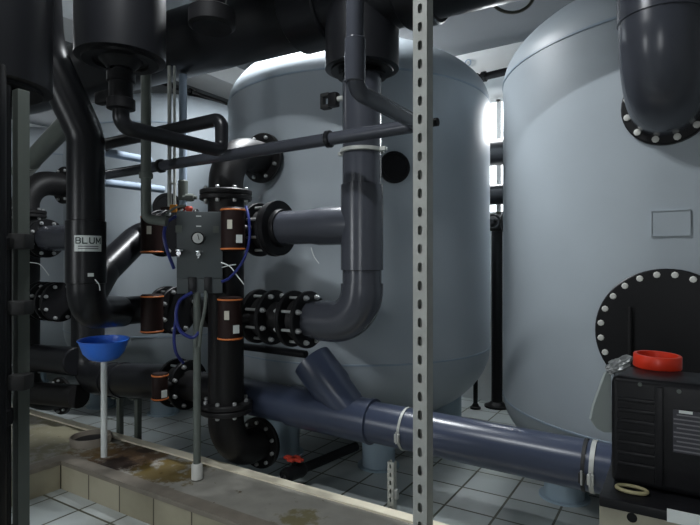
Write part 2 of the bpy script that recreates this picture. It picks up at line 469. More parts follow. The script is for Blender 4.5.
def valve(label, c, d, R, gap, pr, drum=None, nb=8, group='flanged pipe valves', drum_len=.27, drum_r=.075, stick=(1, 1)):
    c = V(c); d = V(d).normalized(); th = .03
    r = thing('butterfly_valve', label, 'valve', c-ZX*R, group)
    MB().lathe(c-d*gap/2, d, [(0, pr*1.02), (gap*.2, pr*1.25), (gap*.8, pr*1.25), (gap, pr*1.02)], 32).build('valve_body', 'iron', r)
    for sg in (-1, 1):
        MB().lathe(c+d*sg*gap/2-(d*th if sg < 0 else V()), d, [(0, R-.005), (.005, R), (th-.005, R), (th, R-.005)], 40).build('flange', 'black', r)
    u, v = perp(d)
    for i in range(nb):
        a = PI/nb+2*PI*i/nb; e = (u*math.cos(a)+v*math.sin(a))*R*.83
        L = gap/2+th
        MB().lathe(c+e-d*(L+.03), d, [(0, .009), (.012, .009), (.0121, .016), (.03, .016), (.0301, .009), (2*L+.03, .009), (2*L+.0301, .016), (2*L+.048, .016), (2*L+.0481, .009), (2*L+.06, .009)], 8).build('stud_bolt', 'zinc', r)
    if drum is not None:
        q = V(drum); hL = drum_len/2
        a = MB().lathe(q-ZX*hL, ZX, [(0, drum_r*.9), (.008, drum_r), (drum_len-.008, drum_r), (drum_len, drum_r*.9)], 28).build('actuator', 'brown', r)
        for z in (-hL+.008, hL-.02):
            MB().lathe(q+ZX*z, ZX, [(0, drum_r+.002), (.002, drum_r+.004), (.008, drum_r+.004), (.010, drum_r+.002)], 28).build('orange_band', 'orange', a)
        f = (V((0, 0, q.z))-q); f.z = 0; f.normalize(); sd = V((-f.y, f.x, 0))
        if stick[0]:
            s = f*math.cos(.5)+sd*math.sin(.5)
            MB().box(q+s*(drum_r+.003)-ZX*hL*.45, (.04, .05, .006), X=V((-s.y, s.x, 0)), Y=ZX).build('sticker', 'white', a, smooth=0)
        if stick[1]:
            s = f*math.cos(-.25)+sd*math.sin(-.25)
            MB().box(q+s*(drum_r+.003)+ZX*hL*.2, (.03, .055, .006), X=V((-s.y, s.x, 0)), Y=ZX).build('sticker', 'cream', a, smooth=0)
        MB().cyl(q, c, .03, 12).build('valve_shaft', 'iron', r)
    return r
def xat(px, py=262, b=MBY): return onb(px, py, b).x
zU, zL = H_UP, H_LO
cUR = V((xat(267), MBY, zU-.005)); valve('upper right flanged valve beside the brown actuator, facing the grey tee', cUR, AX, .178, .10, .105, onb(233, 229, 2.42))
cLR = V((xat(266), MBY, zL)); valve('lower right flanged valve next to the column, brown actuator with white stickers', cLR, AX, .178, .10, .105, onb(230, 318, 2.42))
cLR2 = V((xat(301), MBY, zL)); valve('second lower right flanged valve, joined to the grey pipe elbow', cLR2, AX, .178, .085, .105)
cUL = V((xat(167), MBY, zU)); valve('upper left flanged valve with brown actuator left of the panel', cUL, AX, .178, .09, .105, onb(152, 234, 2.42), stick=(0, 1))
cLL = V((xat(172), MBY, zL)); valve('lower left flanged valve below the control panel', cLL, AX, .178, .09, .105, onb(152, 313, 2.42), stick=(0, 0))
zQ = onb(182, 383, 2.74).z; cQ = V((xat(182, 383, 2.74), 2.74, zQ)); valve('lowest flanged valve near the floor, brown actuator with a white sticker', cQ, AX, .185, .10, .12, onb(160, 386, 2.46), drum_len=.19, drum_r=.055, stick=(1, 0))
# a short black spool that joins the lowest valve to the column
tag(MB().cyl(cQ+AX*.075, V((AC-.11, 2.72, zQ)), .11, 28).build('pipe_spool', 'iron'), 'short black pipe spool between the lowest valve and the column', 'pipe')
tag(MB().cyl(cLR+AX*.082, cLR2-AX*.075, .10, 28).build('pipe_spool', 'iron'), 'short black pipe spool between the two lower right valves', 'pipe')

# ------------------------------------------------------------------ grey PVC riser with tee and elbow
rp = onb(362, 262, MBY); RX = rp.x
def zr(py): return onb(362, py, MBY).z
rs = thing('pvc_riser', 'dark grey plastic riser with tee and bottom elbow before the middle tank', 'pipe', (RX, MBY, zr(345)))
b = V((RX, MBY, 0))
ep = V((cLR2.x+.075, MBY, zL))
MB().tube([b+ZX*(onb(362, 70, MBY).z-.03), b+ZX*zL, ep], .114, bend=.2, n=40, steps=14).build('riser_pipe', 'pvc', rs)
MB().lathe(b+ZX*zr(270), ZX, [(0, .115), (.004, .124), (zr(184)-zr(270)-.004, .124), (zr(184)-zr(270), .115)], 40).build('tee_socket', 'pvc', rs)
MB().tube([b+ZX*zr(283), b+ZX*zL, b+ZX*zL-AX*.29], .124, bend=.2, n=40, steps=14).build('elbow_socket', 'pvc', rs)
MB().lathe(b+ZX*zU, -AX, [(.02, .116), (.30, .116), (.36, .107), (RX-cUR.x-.08, .107)], 36).build('branch_pipe', 'pvc', rs)
MB().lathe(V((cUR.x+.082, MBY, zU)), AX, [(0, .178), (.028, .178), (.03, .125), (.06, .118)], 36).build('stub_flange', 'black', rs)
MB().lathe(b+ZX*zr(153), ZX, [(0, .115), (.003, .128), (.022, .128), (.025, .115)], 40).build('pipe_clamp', 'strut', rs)
MB().box(b+ZX*zr(153)+ZX*.012+AX*.135, (.05, .03, .022), bev=.003).box(b+ZX*zr(153)+ZX*.012-AX*.135, (.05, .03, .022), bev=.003).build('clamp_lug', 'strut', rs)
# small black bracket gripping the riser on its left, up high
pb = onb(331, 100, MBY-.02)
bk = thing('pipe_bracket', 'small black clamp bracket high on the left side of the riser', 'bracket', pb)
MB().box(pb+AX*.02, (.06, .05, .085), bev=.01).build('clamp_block', 'black', bk)
MB().box(pb-AX*.035+ZX*.035, (.06, .045, .025), bev=.006).box(pb-AX*.035-ZX*.035, (.06, .045, .025), bev=.006).box(pb-AX*.058, (.018, .04, .09), bev=.005).build('jaw', 'rubber', bk)
MB().cyl(pb+AX*.045, pb+AX*.135, .016, 12).build('bracket_arm', 'strut', bk)

# ------------------------------------------------------------------ overhead headers
def header(y, z0, z1, x0, x1, r, label, loc_name='header_pipe'):
    h = thing(loc_name, label, 'pipe', ((x0+x1)/2, y, min(z0, z1)-r))
    MB().cyl((x0, y, z0), (x1, y, z1), r, 48).build('main_pipe', 'pvcd', h)
    return h
pA = onb(160, 50, MBY); pB = onb(440, -30, MBY)
hz = lambda x: pA.z+(pB.z-pA.z)*(x-pA.x)/(pB.x-pA.x)
h1 = header(MBY, hz(-9.0), hz(-.45), -9.0, -.45, .235, 'big dark overhead header pipe running left to right below the ceiling')
def sock(root, x, y, zbot, ztop, R, rin, neck=None):
    c = V((x, y, 0))
    MB().lathe(c, ZX, [(zbot, R-.02), (zbot+.004, R), (ztop, R)], 44).build('tee_socket', 'pvcd', root)
    MB().lathe(c+ZX*(zbot-.012), ZX, [(.02, R*.86), (0, R*.84), (0, R*.62), (.015, R*.60), (.015, R*.5), (-.03, rin*1.25), (-.03, rin), (.03, rin)], 44).build('reducer_bush', 'black', root)
zs3 = onb(362, 70, MBY).z
sock(h1, RX, MBY, zs3, hz(RX), .215, .115)
# wider sleeve on the header near the tee, and one right of the post
MB().cyl((xat(300), MBY, hz(xat(300))), (xat(334), MBY, hz(xat(334))), .262, 48, bev=.01).build('header_sleeve', 'pvcd', h1)
MB().cyl((xat(405), MBY, hz(xat(405))), (xat(436), MBY, hz(xat(436))), .262, 48, bev=.01).build('header_sleeve', 'pvcd', h1)

y2 = 1.55
h2 = header(y2, 3.78, 3.78, -7.5, -.95, .22, 'second dark header pipe nearer the viewer, mostly above the frame')
c2 = at(121, 60, 2.55); z2 = c2.z
h2y = c2.y
sock(h2, c2.x, c2.y, z2, 3.76, .205, .05)
fl = at(212, 18, 2.3)
MB().lathe((fl.x, fl.y, fl.z-.045), ZX, [(0, .085), (.012, .1), (.075, .1), (.085, .085)], 32).build('end_flange', 'black', h2)
MB().cyl((fl.x, fl.y, fl.z+.03), (fl.x, fl.y, 3.62), .06, 24).build('drop_pipe', 'black', h2)
# end-on tee at the very left
cL = at(-12, 88, 2.0)
h3 = thing('drop_socket', 'large dark pipe socket seen from below in the top left corner', 'pipe', (cL.x, cL.y, cL.z))
sock(h3, cL.x, cL.y, cL.z, H-.01, .215, .10)

# ------------------------------------------------------------------ loop pipes
s0 = at(123, 55, 2.55); s0 = V((c2.x, c2.y, z2-.02))
def view_t(p): return -p.x*S_+p.y*C_
t0 = view_t(s0)
k1 = at(123, 126, t0); k1 = V((s0.x, s0.y, k1.z))
k2 = k1+BX*.66; k2.z -= .0
k3 = k2+ZX*.19
k4 = V((onb(101, 139, k3.y).x-.15, k3.y, k3.z-.02))
lp = thing('loop_pipe', 'thin dark pipe hanging from the left socket and bending back in a U', 'pipe', k4)
MB().tube([s0, k1, k2, k3, k4], .039, bend=.055, n=20).build('pipe_run', 'pvcd', lp)
vv_ = (s0+k1)/2
MB().lathe(vv_+ZX*.02, ZX, [(-.09, .05), (-.085, .065), (-.04, .065), (-.035, .055), (.04, .055), (.045, .065), (.09, .065)], 20).build('valve_body', 'black', lp)
MB().box(vv_+V((-.09, -.02, 0)), (.12, .05, .06), bev=.012).build('valve_handle', 'black', lp)
MB().cyl(k4-AX*.0+AX*.10, k4+AX*.2, .047, 20, bev=.005).build('union', 'pvcd', lp)

tq = 2.05
s1 = at(355, -60, tq); e1 = at(355, 90, tq); e1 = V((s1.x, s1.y, e1.z))
yq = 2.35
e2 = V((e1.x, yq, e1.z))
dz = (onb(150, 165, yq).z-e2.z)
e3 = V((onb(95, 175, yq).x, yq, onb(95, 176, yq).z))
lp2 = thing('loop_pipe', 'thin dark pipe dropping before the riser and running far left across the picture', 'pipe', e3)
MB().tube([s1, e1, e2, e3], .035, bend=.06, n=22).build('pipe_run', 'pvc', lp2)
for px in (329, 161):
    q = onb(px, 141 if px > 300 else 164, yq); q.z = e2.z+(e3.z-e2.z)*(q.x-e2.x)/(e3.x-e2.x)
    MB().cyl(q-AX*.015, q+AX*.015, .046, 24, bev=.004).build('union', 'pvcd', lp2)
MB().cyl(e1+ZX*.03, e1+ZX*.20, .041, 24, bev=.004).build('socket', 'pvc', lp2)

# ------------------------------------------------------------------ left riser (dark, S bend) and its branches
tR = 3.42
lr = thing('left_riser', 'thick dark pipe at left with a white sign and a bend near the top', 'pipe', at(86, 330, tR))
pts = [at(34, -92, 2.9), at(44, 45, 3.28), at(84, 135, 3.40), at(86, 311, tR), at(122, 311, 3.98)]
pts[2] = V((pts[3].x, pts[3].y, pts[2].z))
MB().tube(pts, .113, bend=[.35, .28, .16], n=36, steps=14).build('riser_pipe', 'pvcd', lr)
a_ = pts[3]
MB().lathe(V((a_.x, a_.y, at(86, 283, tR).z)), ZX, [(0, .114), (.004, .121), (.40, .121), (.404, .114)], 36).build('socket', 'pvcd', lr)
MB().tube([V((a_.x, a_.y, at(86, 300, tR).z)), at(104, 270, 3.72), cUL-AX*.30, cUL-AX*.08], .105, bend=.16, n=30).build('wye_branch', 'pvcd', lr)
MB().tube([pts[4]-(pts[4]-pts[3]).normalized()*.05, cLL-AX*.30, cLL-AX*.08], .105, bend=.2, n=30).build('lower_branch', 'pvcd', lr)
# sign bent round the riser
sg_c = at(89, 243.5, tR); sgz = sg_c.z
dirc = V((-a_.x, -a_.y, 0)).normalized()          # towards the viewer
ang0 = math.atan2(dirc.y, dirc.x)+.12
RS = .1225
def on_pipe(x, z, rr): 
    a = ang0+x/RS
    return V((a_.x+rr*math.cos(a), a_.y+rr*math.sin(a), sgz+z))
W, Hh = .165, .100
# (the pipe leans a little less than upright only above the bend)
sg = thing('pipe_sign', 'small white sign reading BLUM bent round the thick left pipe', 'sign', V((a_.x, a_.y, sgz-Hh/2)))
g = [[on_pipe(-W/2+W*i/12, -Hh/2+Hh*j, .1220) for i in range(13)] for j in (0, 1)]
pm = MB(); pm.quadstrip(g)
g2 = [[on_pipe(-W/2+W*i/12, -Hh/2+Hh*j, .1235) for i in range(13)] for j in (0, 1)]
pm.quadstrip(g2)
pm.build('sign_plate', 'white', sg)
GL = {'B': [[(0, 0), (0, 1), (.75, 1), (.95, .88), (.95, .65), (.75, .53), (0, .53)], [(.75, .53), (1, .4), (1, .14), (.78, 0), (0, 0)]],
      'L': [[(0, 1), (0, 0), (.9, 0)]], 'U': [[(0, 1), (0, .22), (.25, 0), (.75, 0), (1, .22), (1, 1)]], 'M': [[(0, 0), (0, 1), (.5, .25), (1, 1), (1, 0)]]}
lt = MB()
for k_, ch in enumerate('BLUM'):
    for st_ in GL[ch]:
        for (xa, ya), (xb, yb) in zip(st_, st_[1:]):
            A2 = V((-.072+k_*.039+xa*.026, .001+ya*.034)); B2 = V((-.072+k_*.039+xb*.026, .001+yb*.034))
            e_ = (B2-A2).normalized(); n2_ = V((-e_.y, e_.x))*.0032; A2 = A2-e_*.0032; B2 = B2+e_*.0032
            lt.quadstrip([[on_pipe(*(A2+n2_), .1252), on_pipe(*(B2+n2_), .1252)], [on_pipe(*(A2-n2_), .1252), on_pipe(*(B2-n2_), .1252)]])
lt.build('lettering', 'dark_text', sg, smooth=0)
ln = MB()
for z in (-.018, -.032):
    ln.quadstrip([[on_pipe(-.06+.12*i/8, z+j, .1240) for i in range(9)] for j in (-.003, .003)])
ln.build('small_print', 'text', sg)
st = MB().box(on_pipe(.012, at(93, 274, tR).z-sgz, .1235), (.035, .022, .004), X=V((-math.sin(ang0), math.cos(ang0), 0)), Y=ZX).build('sticker', 'white', lr, smooth=0)

# lowest big pipe behind the left riser
yl = 2.80
lw = thing('low_pipe', 'wide dark pipe lying low at left, leading into the lowest valve', 'pipe', onb(130, 405, yl))
q1 = onb(164, 384, yl); q0 = onb(88, 378, yl); up = V((q0.x, q0.y, onb(88, 300, yl).z))
q1 = V((cQ.x-.08, cQ.y, zQ))
MB().tube([up, q0, q1], .138, bend=.2, n=36, steps=12).build('pipe_run', 'pvcd', lw)
for px in (112, 124):
    d = (q1-q0).normalized(); xx = xat(px, 380, yl); s = (xx-q0.x)/d.x
    MB().lathe(q0+d*s, d, [(0, .139), (.004, .148), (.04, .148), (.044, .139)], 36).build('collar', 'pvcd', lw)
for px in (120, 138):
    xx = xat(px, 400, yl); d = (q1-q0).normalized(); zz = (q0+d*((xx-q0.x)/d.x)).z
    ps_ = thing('pipe_stand', 'steel stand under the low left pipe, ' + ('left one' if px == 120 else 'right one, near the white pole'), 'pipe stand', (xx, yl, 0), 'stands under the low pipe')
    MB().box((xx, yl, (zz-.15)/2+.004), (.041, .041, zz-.158)).build('post', 'conduit', ps_, smooth=0)
    MB().box((xx, yl, .004), (.12, .12, .008)).build('foot_plate', 'conduit', ps_, smooth=0)
    MB().box((xx, yl, zz-.148), (.05, .14, .012), bev=.002).build('saddle', 'conduit', ps_)

# ------------------------------------------------------------------ second set of valves at the far left
ac1 = AC-2.645
c = V((ac1+.31, MBY, zU)); valve('upper flanged valve at the far left, behind the thick left pipe', c, AX, .178, .08, .105)
tag(MB().cyl(c+AX*.075, c+AX*.62, .115, 30).build('pipe_stub', 'pvc'), 'short grey pipe stub right of the far left upper valve', 'pipe')
c = V((ac1+.31, MBY, zL)); valve('lower flanged valve at the far left edge, left one of a pair', c, AX, .178, .07, .105)
c2_ = V((ac1+.54, MBY, zL)); valve('lower flanged valve behind the thick left pipe, right one of a pair', c2_, AX, .178, .07, .105)
tag(MB().cyl(c+AX*.07, c2_-AX*.07, .10, 28).build('pipe_spool', 'iron'), 'short black pipe spool between the pair of far left valves', 'pipe')
tag(MB().cyl(onb(36, 357, MBY), onb(77, 361, MBY), .125, 30, bev=.01).build('low_pipe_stub', 'pvcd'), 'dark grey pipe stub low at the far left', 'pipe')
tag(MB().tube([onb(30, 392, MBY), onb(79, 396, MBY)], .10).build('low_coupling', 'iron'), 'black pipe coupling near the floor at the far left', 'pipe')

# ------------------------------------------------------------------ floor header pipe with wye
yp = 2.93
f0 = onb(372, 421, yp); f1 = onb(614, 470, yp)
dF = (f1-f0).normalized()
fp = thing('floor_header', 'long blue-grey pipe low across the floor with a slanting open branch', 'pipe', (f0+f1)/2-ZX*.14)
fl0 = f0+dF*((xat(208, 390, yp)-f0.x)/dF.x)
MB().cyl(fl0, f1, .126, 44, bev=.006).build('main_pipe', 'pvcb', fp)
w0 = f0+dF*((xat(292, 400, yp)-f0.x)/dF.x)
MB().lathe(w0, dF, [(0, .127), (.004, .139), ((f0-w0).length-.004, .139), ((f0-w0).length, .127)], 44).build('wye_body', 'pvcb', fp)
wj = f0+dF*((xat(356, 418, yp)-f0.x)/dF.x)
we = onb(312, 360, yp)
dW = (we-wj).normalized()
Lw = (we-wj).length
MB().lathe(wj, dW, [(0, .118), (Lw*.45, .126), (Lw*.52, .138), (Lw, .138), (Lw, .118), (Lw*.8, .115), (Lw*.8, .001)], 44).build('wye_branch', 'pvcb', fp)
MB().lathe(f0-dF*.012, dF, [(0, .138), (.002, .143), (.022, .143), (.024, .138)], 44).build('socket_rim', 'pvcb', fp)

def strut(name, label, x, y, z0, z1, m='strut', pitch=.05, foot=False, cat='support post', phase=.0):
    """slotted C channel, slots in the face that looks to -y"""
    r = thing(name, label, cat, (x, y, z0))
    w = .041; t = .003; mb = MB(); bm = mb.bm
    hw, hl = .0065, .0135
    nsl = int((z1-z0)/pitch)
    loop = [(-hw, -hl+hw), (-hw, 0), (-hw, hl-hw), (-hw*.7, hl-hw*.3), (0, hl), (hw*.7, hl-hw*.3), (hw, hl-hw), (hw, 0), (hw, -hl+hw), (hw*.7, -hl+hw*.3), (0, -hl), (-hw*.7, -hl+hw*.3)]
    W2, P2 = w/2, pitch/2
    outer = [(-W2, -P2*.5), (-W2, 0), (-W2, P2*.5), (-W2, P2), (0, P2), (W2, P2), (W2, P2*.5), (W2, 0), (W2, -P2*.5), (W2, -P2), (0, -P2), (-W2, -P2)]
    for k in range(nsl):
        zc = z0+phase+pitch*(k+.5)
        of = [bm.verts.new((x+a, y-W2, zc+c)) for a, c in outer]; inf = [bm.verts.new((x+a, y-W2, zc+c)) for a, c in loop]
        inb = [bm.verts.new((x+a, y-W2+t, zc+c)) for a, c in loop]; ob = [bm.verts.new((x+a, y-W2+t, zc+c)) for a, c in outer]
        mb.skin(of, inf); mb.skin(inf, inb); mb.skin(inb, ob)
    bmesh.ops.remove_doubles(bm, verts=bm.verts[:], dist=1e-5)
    zz = z0+phase+pitch*nsl
    mb.build('slotted_face', m, r, smooth=0)
    o = MB(); Lz = zz-z0
    for s in (-1, 1):
        o.box((x+s*(W2-t/2), y+t/2, z0+Lz/2), (t, w-t, Lz))
        o.box((x+s*(W2-.006), y+W2-t/2, z0+Lz/2), (.009, t, Lz))
    o.build('channel', m, r, smooth=0)
    if foot:
        MB().box((x, y, z0+.004), (.12, .12, .008)).build('foot_plate', m, r, smooth=0)
    return r
sp = at(423, 262, 1.45)
sr = strut('slotted_post', 'tall galvanised slotted steel post standing in the foreground', sp.x, sp.y, 0, H-.01, foot=False, phase=.012)
q = at(434, 122, 1.49)
MB().cyl(q-AX*.02, q+AX*.012, .012, 12).build('clip', 'black', sr)
sx = xat(398, 470, yp)
zpipe = (f0+dF*((sx-f0.x)/dF.x)).z
r_ = strut('short_slotted_post', 'short slotted steel post under the floor pipe, left of the tall post', sx, 2.85, 0, .43)
MB().box((sx+.03, 2.85, .21), (.02, .03, .06), bev=.003).build('side_clip', 'zinc', r_)
def pclamp(label, px, wd=.016, m='strut'):
    x = xat(px, 430, yp); c = f0+dF*((x-f0.x)/dF.x)
    r = thing('pipe_clamp', label, 'clamp', c-ZX*.15, 'clamps on the floor pipe')
    MB().lathe(c, dF, [(0, .127), (0, .131), (wd, .131), (wd, .127)], 44, closed=True).build('band', m, r)
    MB().box(c+dF*wd/2-BX*.138-ZX*.02, (.03, .022, .05), bev=.003).build('lug', m, r)
    MB().cyl(c+dF*wd/2-BX*.15-ZX*.05, c+dF*wd/2-BX*.15+ZX*.02, .005, 8).build('screw', 'zinc', r)
pclamp('steel clamp band round the floor pipe beside the tall slotted post', 406)
pclamp('steel clamp band round the right end of the floor pipe', 592, wd=.022)
pclamp('black clamp band round the floor pipe just left of its right steel clamp', 584, wd=.018, m='rubber')

# ------------------------------------------------------------------ thin dark pipes before the middle tank, low
tag(MB().tube([onb(236, 345, 2.95), onb(306, 354, 2.95)], .027).build('thin_pipe', 'pvcd'), 'thin dark pipe right of the column, just under the lower valves', 'pipe')
tp = thing('thin_pipe', 'thin dark pipe right of the column with a bright end cap, the lower of two', 'pipe', onb(262, 385, 3.02))
MB().tube([onb(234, 379, 3.02), onb(288, 388, 3.02)], .020).build('pipe_run', 'pvcd', tp)
MB().cyl(onb(287, 388, 3.02), onb(291, 389, 3.02), .024, 14).build('end_cap', 'zinc', tp)

# ------------------------------------------------------------------ drain valve with red handle on the floor
dv0 = onh(284, 476, .14); dv1 = onb(356, 440, 3.55); dv1.z = .16
dv = thing('drain_valve', 'thin black pipe with a red handled valve on the floor behind the plinth', 'valve', (dv0.x, dv0.y, 0))
MB().tube([V((dv0.x, dv0.y, .0)), dv0, dv1], .034, bend=.05).build('pipe_run', 'black', dv)
vc = dv0+(dv1-dv0)*.12
dd = (dv1-dv0).normalized()
MB().lathe(vc-dd*.09, dd, [(0, .045), (.03, .055), (.05, .05), (.13, .05), (.15, .055), (.18, .045)], 20).build('valve_body', 'black', dv)
MB().cyl(vc, vc+ZX*.085, .016, 12).build('stem', 'black', dv)
MB().box(vc+ZX*.095, (.15, .045, .02), bev=.008).box(vc+ZX*.095, (.05, .10, .02), bev=.008).build('handle', 'redd', dv)

# ------------------------------------------------------------------ control panel on its pole
pp = onh(197, 478, .2); PT = view_t(pp)
def pa(px, py, dt=0): return at(px, py, PT+dt)
cx_ = pa(200, 252, .0)
fx = V((C_, S_, 0)); fn = V((S_, -C_, 0))      # panel faces the viewer
yawp = math.radians(12); fx = Matrix.Rotation(yawp, 3, 'Z') @ fx; fn = Matrix.Rotation(yawp, 3, 'Z') @ fn
cp = thing('control_panel', 'flat slate grey control panel with a round pressure gauge', 'control panel', cx_-ZX*.26, None)
def pn(px, py, out=0): 
    q = pa(px, py); return cx_+fx*((q-cx_).dot(V((C_, S_, 0))))+ZX*(q.z-cx_.z)+fn*out
MB().box(pn(200, 244.5), (.285, .05, .43), X=fx, Y=-fn, bev=.006).build('housing', 'panel', cp)
MB().box(pn(200, 284), (.285, .035, .115), X=fx, Y=-fn, bev=.006).build('lower_plate', 'panel', cp)
MB().box(pn(193, 284, .012), (.055, .03, .1), X=fx, Y=-fn, bev=.004).box(pn(208, 284, .012), (.05, .03, .1), X=fx, Y=-fn, bev=.004).build('cable_gland', 'pvcd', cp)
ga = MB().lathe(pn(198.5, 238, .02), fn, [(0, .041), (.03, .041), (.034, .037), (.034, .033)], 32).build('gauge', 'black', cp)
MB().lathe(pn(198.5, 238, .053), fn, [(0, .033), (.003, .033)], 32).build('dial', 'dial', ga)
MB().box(pn(198.5, 238, .058)+fx*.004+ZX*.006, (.004, .003, .036), X=(fx+ZX*.25), Y=-fn).build('needle', 'black', ga)
for px, py in ((180.5, 253), (199, 254)):
    cb = MB(); cb.cyl(pn(px, py, .02), pn(px, py, .065), .014, 14); cb.cyl(pn(px, py-3.5, .055), pn(px, py+4, .055), .009, 10); cb.box(pn(px+1, py-3, .072), (.045, .012, .014), X=fx, Y=-fn, bev=.003)
    cb.build('cock', 'chrome', cp)
for px, py, w_, h2_ in ((180, 229, .038, .045), (215.5, 229, .036, .045)):
    MB().box(pn(px, py, .027), (w_, .004, h2_), X=fx, Y=-fn).build('button_plate', 'conduit', cp, smooth=0)
for px, py in ((199, 216), (199, 226)):
    MB().box(pn(px, py, .0265), (.032, .003, .007), X=fx, Y=-fn).build('label_strip', 'white', cp, smooth=0)
# pole with a white foot
pl = thing('panel_pole', 'slim grey pole with a white foot below the control panel', 'pole', pp)
MB().cyl(pp+ZX*.04, V((pp.x, pp.y, pn(200, 291).z)), .024, 20).build('pole_tube', 'conduit', pl)
MB().lathe(pp, ZX, [(0, .036), (.09, .036), (.1, .03)], 20).build('foot', 'cap', pl)
# grey hose from the panel
tag(MB().spline([pn(205, 288, -.0), pn(206, 297, .05), pn(205, 310, .07), pn(202, 325, .07), pn(200, 345, .06)], .011).build('panel_hose', 'conduit'), 'grey hose hanging from the underside of the control panel', 'hose')
def hose(label, pts, r=.009, m='tube', name='air_hose', cat='hose'):
    return tag(MB().spline([at(*p) for p in pts], r, n=10).build(name, m), label, cat)
hose('dark blue air hose curving down left of the panel', [(176, 216, 3.5), (167, 222, 3.42), (164, 236, 3.38), (168, 252, 3.38), (174, 268, 3.42)], .011)
hose('dark blue air hose curving right of the panel towards the upper valve', [(246, 206, 3.35), (249, 220, 3.3), (249, 242, 3.3), (242, 262, 3.32), (230, 277, 3.36), (222, 281, 3.40)])
hose('dark blue air hose looping below the panel', [(192, 292, 3.40), (180, 300, 3.36), (176, 314, 3.34), (180, 330, 3.34), (192, 337, 3.36), (199, 332, 3.38)], .011)
hose('blue air hose sagging below the lower left valve', [(176, 318, 3.36), (174, 336, 3.38), (176, 352, 3.40), (183, 362, 3.5)], .010)
hose('pale grey air hose arching left of the panel top', [(160, 224, 3.45), (166, 214, 3.4), (176, 207, 3.38), (186, 205, 3.4)], .008, 'conduit')
# white cable tie tails
def tie(label, pts): return tag(MB().spline([at(*p) for p in pts], .0035, n=6, k=6).build('cable_tie', 'white'), label, 'cable tie', 'white cable tie tails')
tie('white cable tie tail below the grey tee branch', [(311, 247, 3.2), (314, 256, 3.2), (319, 263, 3.2)])
tie('white cable tie tail right of the panel foot, long one', [(221, 262, 3.4), (230, 266, 3.38), (237, 275, 3.36), (244, 284, 3.36)])
tie('white cable tie tail right of the panel, crossing the long one', [(222, 267, 3.4), (229, 265, 3.37), (236, 264, 3.36)])
tie('white cable tie tail on the thick left pipe', [(95, 279, 3.28), (99, 284, 3.27), (100, 290, 3.26)])
tie('white cable tie tail at the far left valve', [(30, 262, 4.7), (40, 264, 4.7), (49, 275, 4.7)])

# fittings above the panel
tg = thing('sampling_valve', 'small sampling valve with an orange tag above the panel', 'valve', at(181, 212, 3.46))
MB().cyl(at(161, 208, 3.5), at(190, 208, 3.5), .011, 12).build('tube_arm', 'brown', tg)
MB().box(at(173.5, 208, 3.47), (.045, .02, .05), bev=.005, X=(C_, S_, 0), Y=(-S_, C_, 0)).build('orange_tag', 'orange2', tg)
for px, py in ((182, 212), (196, 212)):
    MB().lathe(at(px, py+4, 3.46), ZX, [(0, .012), (.02, .02), (.035, .02), (.05, .01)], 14).build('fitting', 'chrome', tg)
MB().lathe(at(189, 211, 3.47), ZX, [(0, .018), (.02, .026), (.035, .018)], 14).build('red_knob', 'redd', tg)

# ------------------------------------------------------------------ upright pipes above the panel
ur = thing('twin_tube', 'pair of thin chrome tubes hanging above the control panel', 'pipe', at(172, 205, 3.75))
MB().cyl(at(169.5, 206, 3.75), V((at(169.5, 206, 3.75).x, at(169.5, 206, 3.75).y, hz(-2.9)-.215)), .014, 12).build('tube', 'strut', ur)
MB().cyl(at(174.5, 206, 3.75), V((at(174.5, 206, 3.75).x, at(174.5, 206, 3.75).y, hz(-2.9)-.215)), .010, 12).build('tube', 'strut', ur)
for py in (130, 145, 165, 183): MB().box(at(172, py, 3.75), (.06, .02, .012), X=(C_, S_, 0), Y=(-S_, C_, 0)).build('clip', 'strut', ur, smooth=0)
q = at(183, 208, 3.85); pu = thing('pale_upright_pipe', 'pale blue upright pipe above the control panel', 'pipe', q)
MB().cyl(q, V((q.x, q.y, hz(-2.9)-.24)), .028, 20).build('pipe_run', 'pale', pu)
MB().cyl(V((q.x, q.y, at(183, 200, 3.85).z)), V((q.x, q.y, at(183, 180, 3.85).z)), .035, 20, bev=.005).build('union', 'conduit', pu)
MB().lathe(at(190, 197, 3.80), V((C_, S_, .0)), [(-.05, .014), (-.03, .014), (-.028, .026), (.0, .03), (.028, .026), (.03, .014), (.05, .014)], 16).build('shutoff', 'conduit', pu)
# grey green conduit with bend at the foot
q = at(146, 75, 3.32); q2 = at(146, 218, 3.32)
cd = thing('grey_conduit', 'grey-green pipe hanging left of the chrome tubes, bent at its foot', 'pipe', q2)
MB().tube([V((q.x, q.y, H-.005)), V((q.x, q.y, q2.z)), V((q.x, q.y, q2.z))+V((C_, S_, 0))*.07+ZX*-.01, V((q.x, q.y, q2.z))+V((C_, S_, 0))*.13+ZX*-.02], .031, bend=.07, n=18).build('pipe_run', 'conduit', cd)
MB().cyl(at(146, 172, 3.32), at(146, 178, 3.32), .042, 18, bev=.004).build('union', 'conduit', cd)

# pale pipes running back between the columns
for (x0, y0, x1, y1, t0_), lb in (((96, 150, 150, 160, 4.0), 'upper of two pale blue pipes behind the left riser'), ((96, 181, 163, 189, 4.0), 'lower of two pale blue pipes behind the left riser')):
    a0 = at(x0, y0, t0_); L = 1.0
    # runs towards the tanks
    uu = (x1-350)/F_
    k = (uu*view_t(a0)-(a0.x*C_+a0.y*S_))/(S_-uu*C_)
    a1 = a0+BX*k; a1.z = at(x1, y1, view_t(a1)).z
    tag(MB().cyl(a0, a1, .031, 18).build('pale_pipe', 'pale'), lb, 'pipe', 'pale blue pipes behind the left riser')
